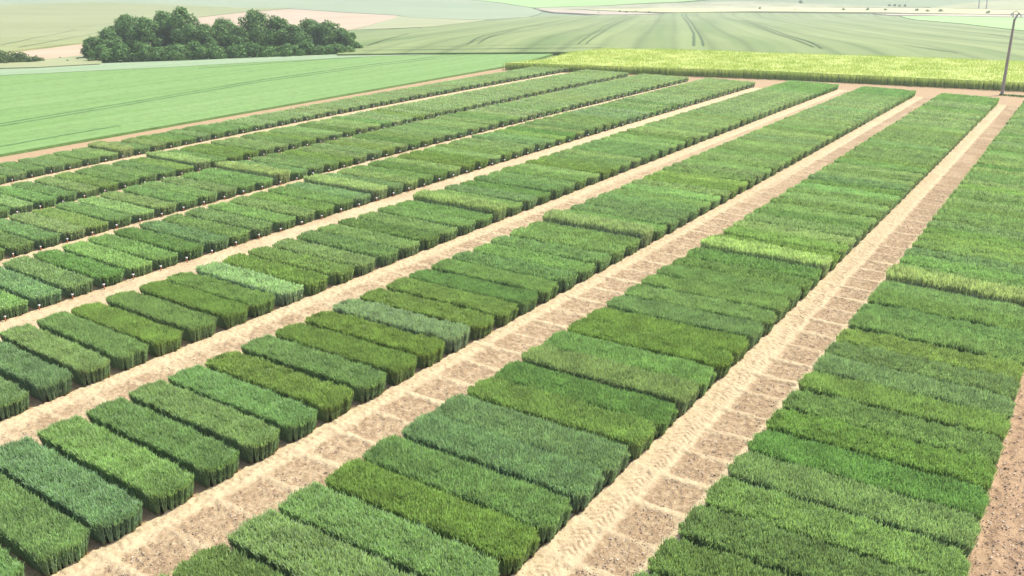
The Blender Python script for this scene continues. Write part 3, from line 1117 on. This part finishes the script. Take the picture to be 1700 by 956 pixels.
def crown_mesh(name, rad, height, base, n, seed, mat, leaf=.26, lobes=14):
    """leaf clumps over an uneven set of boughs; origin at the trunk foot"""
    rs = np.random.RandomState(seed)
    cen, cr = [], []
    for i in range(lobes):
        t = (i + .5) / lobes
        z = base + (height - base) * (t ** .85) * .9
        prof = math.sin(min(1, (1.06 - t) * 1.35) * math.pi / 2) * (.72 + .28 * min(1, t * 4))
        a = i * 2.4 + rs.uniform(-.4, .4)
        rr_ = rad * prof * rs.uniform(.2, 1.0)
        cen.append((math.cos(a) * rr_, math.sin(a) * rr_, z))
        cr.append(rad * rs.uniform(.30, .55) * (1 - .30 * t))
    cen.append((0, 0, height - rad * .25))
    cr.append(rad * .28)
    cen, cr = np.array(cen), np.array(cr)
    pick = rs.choice(len(cen), n, p=cr ** 2 / (cr ** 2).sum())
    d = rs.normal(0, 1, (n, 3))
    d /= np.linalg.norm(d, axis=1)[:, None]
    # twigs: clumpy radius
    q = vnoise(d[:, 0] * 3 + pick * 5, d[:, 1] * 3 + d[:, 2] * 4, seed)
    rr_ = cr[pick] * (rs.uniform(.35, 1, n) ** .5) * (.72 + .5 * q)
    P = cen[pick] + d * rr_[:, None] * np.array([1, 1, .85])
    P[:, 2] = np.maximum(P[:, 2], base * .5 + rs.uniform(0, .4, n))
    out = P - np.array([0, 0, base + (height - base) * .4])
    out /= np.linalg.norm(out, axis=1)[:, None] + 1e-6
    nrm = out * .5 + d * .4 + rs.normal(0, .55, (n, 3))
    nrm /= np.linalg.norm(nrm, axis=1)[:, None]
    a1 = np.cross(nrm, rs.normal(0, 1, (n, 3)))
    a1 /= np.linalg.norm(a1, axis=1)[:, None]
    a2 = np.cross(nrm, a1)
    s = leaf * rs.uniform(.5, 1.25, n)[:, None]
    V = np.stack([P - a1 * s * .55, P - a2 * s * .34 + nrm * s * .1, P + a1 * s * .55, P + a2 * s * .34 + nrm * s * .1], 1).reshape(-1, 3)
    F = np.arange(n * 4).reshape(n, 4)
    tn = np.clip(.15 + .6 * q + rs.uniform(-.2, .3, n), 0, 1)
    return mesh_np(name, V, F, mat, {'tone': np.repeat(tn, 4)})


def tube(pts, radii, sides=7):
    V, F = [], []
    pts = [np.array(p, float) for p in pts]
    for i, p in enumerate(pts):
        d = pts[min(i + 1, len(pts) - 1)] - pts[max(i - 1, 0)]
        d /= np.linalg.norm(d)
        a = np.cross(d, [0, 1, .1])
        a /= np.linalg.norm(a)
        b_ = np.cross(d, a)
        for k in range(sides):
            t = 2 * math.pi * k / sides
            V.append(p + (a * math.cos(t) + b_ * math.sin(t)) * radii[i])
    for i in range(len(pts) - 1):
        for k in range(sides):
            k2 = (k + 1) % sides
            F.append((i * sides + k, i * sides + k2, (i + 1) * sides + k2, (i + 1) * sides + k))
    return np.array(V), np.array(F)


def join(parts):
    Vs, Fs, o_ = [], [], 0
    for v, f in parts:
        Vs.append(v)
        Fs.append(f + o_)
        o_ += len(v)
    return np.concatenate(Vs), np.concatenate(Fs)


def trunk_mesh(h, rad, seed):
    rs = np.random.RandomState(seed)
    parts = [tube([(0, 0, -.3), (.05, 0, h * .35), (rs.uniform(-.2, .2), rs.uniform(-.2, .2), h * .85)], [.02 * h + .05, .015 * h + .03, .02])]
    for i in range(6):
        a = i * 1.05 + rs.uniform(-.3, .3)
        z0 = h * rs.uniform(.15, .5)
        parts.append(tube([(0, 0, z0), (math.cos(a) * rad * .4, math.sin(a) * rad * .4, z0 + h * .15), (math.cos(a) * rad * .75, math.sin(a) * rad * .75, z0 + h * .33)], [.08, .05, .015], 5))
    v, f = join(parts)
    return mesh_np('trunk', v, f, BARK, smooth=True)


def plant(name, px, top_y, halfw_px, label, cat, group, seed, depth=0.0, lean_base=None, mat=LEAF, n=3800, leaf=.26, base=.1, lobes=14, trunk=True):
    """a tree whose foot stands where the photo shows it, sized by the picture at that distance"""
    X, Yb = px
    base_pt = hit([(X, Yb)])[0]
    dirn = base_pt / np.linalg.norm(base_pt)
    foot = base_pt + dirn * depth
    z0 = float(terrain(foot[0], foot[1]))
    dist = np.linalg.norm(foot)
    r, u, fw = rot(CAM)
    d = fw * CAM[0] + (X - 850) * r + (478 - top_y) * u
    d = d / np.hypot(d[0], d[1])
    ztop = H + d[2] * dist
    h = max(ztop - z0, .5)
    rad = halfw_px * dist / CAM[0] / 1.0
    e = bpy.data.objects.new(name, None)
    e.location = (foot[0], foot[1], z0)
    link(e)
    tag(e, label, cat, group, 'thing')
    if trunk:
        obj('trunk', trunk_mesh(h, rad, seed), e)
    obj('crown', crown_mesh('crown', rad, h, h * base, n, seed, mat, leaf, lobes), e)
    return e


TREES = [
    # x, foot y, top y, half width, depth behind, label
    (164, 104, 62, 17, 6, 'low spreading tree at the left end of the grove'),
    (188, 104, 50, 22, 8, 'short tree stepping up from the left end of the grove'),
    (221, 103, 22, 27, 12, 'first tall round-topped tree from the grove left end'),
    (250, 103, 28, 22, 9, 'slightly lower tree between two taller ones, left half of grove'),
    (280, 102, 17, 26, 13, 'tall tree touching the highest crown of the grove on its left'),
    (312, 101, 11, 27, 10, 'tallest tree with the highest crown in the grove'),
    (346, 100, 40, 23, 9, 'low tree in the dip right of the tallest crown'),
    (376, 99, 32, 25, 14, 'lighter green tree in the middle dip of the grove'),
    (402, 98, 45, 20, 8, 'dark low tree left of the second highest crown'),
    (432, 97, 17, 28, 11, 'second highest tree with a pointed top, right half of grove'),
    (464, 96, 29, 24, 10, 'rounded tree leaning against the second highest crown'),
    (492, 96, 41, 19, 9, 'low tree in the notch of the grove right half'),
    (519, 94, 34, 26, 12, 'broad tree right of the notch in the grove'),
    (548, 93, 37, 25, 10, 'broad bushy tree second from grove right end'),
    (572, 92, 47, 17, 8, 'small tree closing the right end of the grove'),
    (589, 91, 70, 8, 7, 'tiny shrub poking out at the right end of the grove'),
]
for i, (x, yb, yt, hw, dep, lab) in enumerate(TREES):
    plant('broadleaf_tree', (x, yb), yt, hw * 1.22, lab, 'tree', 'trees of the dark grove beyond the green field', 60 + i, dep,
          n=int(2600 + 260 * hw), leaf=.34, base=.03, lobes=24)
# understorey closing the foot of the grove
for i, x in enumerate((172, 205, 236, 266, 297, 330, 362, 392, 420, 450, 480, 508, 536, 562)):
    yb = 105.5 - (x - 160) * .0305
    plant('undergrowth_shrub', (x, yb), 79 - (i % 3) * 4, 23, ordinal(i + 1) + ' dark low shrub along the shaded foot of the grove, counted from its left end', 'shrub', 'shrubs along the foot of the grove', 140 + i, 2.0, n=2400, leaf=.34, base=0.0, lobes=11, trunk=False)
for i, (x, yt, hw, lab) in enumerate(((8, 89, 24, 'roadside bush cut by the left edge of the photo'), (34, 88, 22, 'rounded middle bush of the three left of the grove'), (54, 96, 14, 'lower bush at the right end of the three'))):
    plant('bush', (x, 110.5 - x * .02), yt, hw, lab, 'bush', 'bushes left of the grove', 90 + i, 3.5, mat=BUSH_L, n=2600, leaf=.24, base=0.0, lobes=10, trunk=False)
for i, (x, y, hw, hpx) in enumerate(((113, 106, 3.2, 7), (101, 101, 2.2, 4), (130, 103, 2.5, 4))):
    plant('weed_clump', (x, y), y - hpx, hw, ['leafy weed tuft in the gap between bushes and grove', 'tiny weed tuft on the fallow strip, farther left', 'small weed tuft beside the left foot of the grove'][i], 'weed', 'weed tufts left of the grove', 97 + i, 1.0, mat=BUSH_L, n=260, leaf=.16, base=0, lobes=5, trunk=False)
FARB = [(994, 23.5, 2.2), (1029, 22.5, 3), (1040, 23.6, 3.2), (1050, 23.3, 2.4), (1055.5, 22.3, 2.6), (1060, 22.8, 2.2), (1077.6, 22.6, 2.4), (1261, 17.5, 3.2), (1320, 19, 2), (1399, 19.5, 3.2),
        (1440, 19.8, 3.8), (1469, 19.8, 3.4), (1522, 21, 4), (1539, 22, 3.6), (1561, 22, 4), (1640, 24.8, 4), (1329, 7.5, 4), (1476, 11.5, 2.4), (1485, 11.7, 2.6), (1493, 12, 2.4), (1502, 12.2, 2.6), (1686, 30.5, 2)]
for i, (x, y, hw) in enumerate(FARB):
    nth = ordinal(i + 1)
    if i < 7:
        lab = '%s tiny bush from the left beside the dusty track' % ORD[i + 1]
    elif i < 16:
        lab = '%s small round bush along the pale yellow field, counted from its left' % ORD[i - 6]
    elif i == 16:
        lab = 'lone bluish bush far up the scrubby bank'
    elif i < 21:
        lab = '%s hazy bush in the short far row below the right hill' % ORD[i - 16]
    else:
        lab = 'tiny bush in the bright green field beside the power pole top'
    plant('small_bush', (x, y), y - hw * 1.8, hw, lab, 'bush', 'small bushes far along the field edges', 300 + i, 1.5, n=420, leaf=.5, base=0, lobes=6, trunk=False)

# ------------------------------------------------------------------ power pole
POLE_M = plain('weathered_pole', (.27, .23, .19), .85, .2, .2, 3)
STEEL = plain('galvanised_steel', (.22, .23, .22), .5, .5)
pb = ground_at(CAM, [(1663, 158)])[0] * H
dist = np.hypot(*pb)


def at_depth(X, Y, dd):
    r, u, fw = rot(CAM)
    d = fw * CAM[0] + (X - 850) * r + (478 - Y) * u
    d = d / np.hypot(d[0], d[1])
    return np.array([d[0] * dd, d[1] * dd, H + d[2] * dd])


ptop = at_depth(1684.5, 31, dist)
pole = bpy.data.objects.new('power_pole', None)
pole.location = (pb[0], pb[1], 0)
link(pole)
tag(pole, 'slightly leaning weathered power pole with a bent steel bracket on top', 'pole', kind='thing')
rel = lambda P: (P - np.array([pb[0], pb[1], 0]))
V, F = tube([(0, 0, -.3), tuple(rel(ptop) * .5), tuple(rel(ptop))], [.175, .145, .115], 12)
obj('shaft', mesh_np('shaft', V, F, POLE_M, smooth=True), pole)
k_ = lambda x, y: tuple(rel(at_depth(x, y, dist)))
V, F = join([tube([k_(1684.5, 33), k_(1689, 25), k_(1692, 21.5)], [.10, .08, .06], 8),
             tube([k_(1682, 25.5), k_(1682.2, 20.5), k_(1687.3, 17.6), k_(1691.8, 21.8), k_(1691.2, 24)], [.045] * 5, 6),
             tube([k_(1679.5, 22.2), k_(1682.2, 20.7)], [.035, .035], 6), tube([k_(1691.8, 21.8), k_(1694, 23.2), k_(1695, 25.5)], [.05] * 3, 6)])
obj('bracket', mesh_np('bracket', V, F, STEEL, smooth=True), pole)
INS = plain('insulator_glass', (.55, .58, .55), .2, .6)
for x, y in ((1679.3, 23.5), (1682.0, 27), (1695, 27)):
    c0 = np.array(k_(x, y))
    V, F = tube([c0 + (0, 0, .16), c0 + (0, 0, .10), c0 + (0, 0, .02), c0 - (0, 0, .08), c0 - (0, 0, .14)], [.02, .09, .05, .10, .03], 8)
    obj('insulator', mesh_np('insulator', V, F, INS, smooth=True), pole)
# grass tuft round the foot of the pole
gt = tuft_field('tuft', [(pb[0] - .3, pb[1] - .5), (pb[0] + 2.6, pb[1] - .9), (pb[0] + 2.6, pb[1] + .1), (pb[0] - .3, pb[1] + .4)], .16, .14, LEAF, 4, .05, 0, 3, .06)
tag(obj('grass', gt), 'short green grass round the foot of the power pole', 'grass', kind='stuff')

for i, (x, yb) in enumerate(((1624.2, 16.5), (1637, 17))):
    f0 = hit([(x, yb)])[0]
    z0 = float(terrain(f0[0], f0[1]))
    dd = np.linalg.norm(f0)
    tp = at_depth(x + 4, -18, dd)
    V, F = tube([(0, 0, -.3), tuple(tp - np.array([f0[0], f0[1], z0]))], [.32, .22], 6)
    e = obj('distant_pole', mesh_np('distant_pole', V, F, STEEL, smooth=True), loc=(f0[0], f0[1], z0))
    tag(e, ['left one of two faint distant poles rising above the hazy hill', 'right one of two faint distant poles rising above the hazy hill'][i], 'pole', 'distant poles', 'thing')

# ------------------------------------------------------------------ the hazy air
HZ = bpy.data.materials.new('haze')
HZ.use_nodes = True
nt = HZ.node_tree
nt.nodes.remove(nt.nodes['Principled BSDF'])
pvn = N(nt, 'ShaderNodeVolumePrincipled')
pvn.inputs['Color'].default_value = (.97, .98, .97, 1)
pvn.inputs['Density'].default_value = .00058
pvn.inputs['Anisotropy'].default_value = .3
nt.links.new(pvn.outputs[0], nt.nodes['Material Output'].inputs['Volume'])
V, F = box_vf(-3200, 3200, -3200, 3200, -40, 262)
hz = obj('haze', mesh_np('haze', V, F, HZ))
tag(hz, 'thin pale summer haze over the far fields', 'haze', kind='stuff')
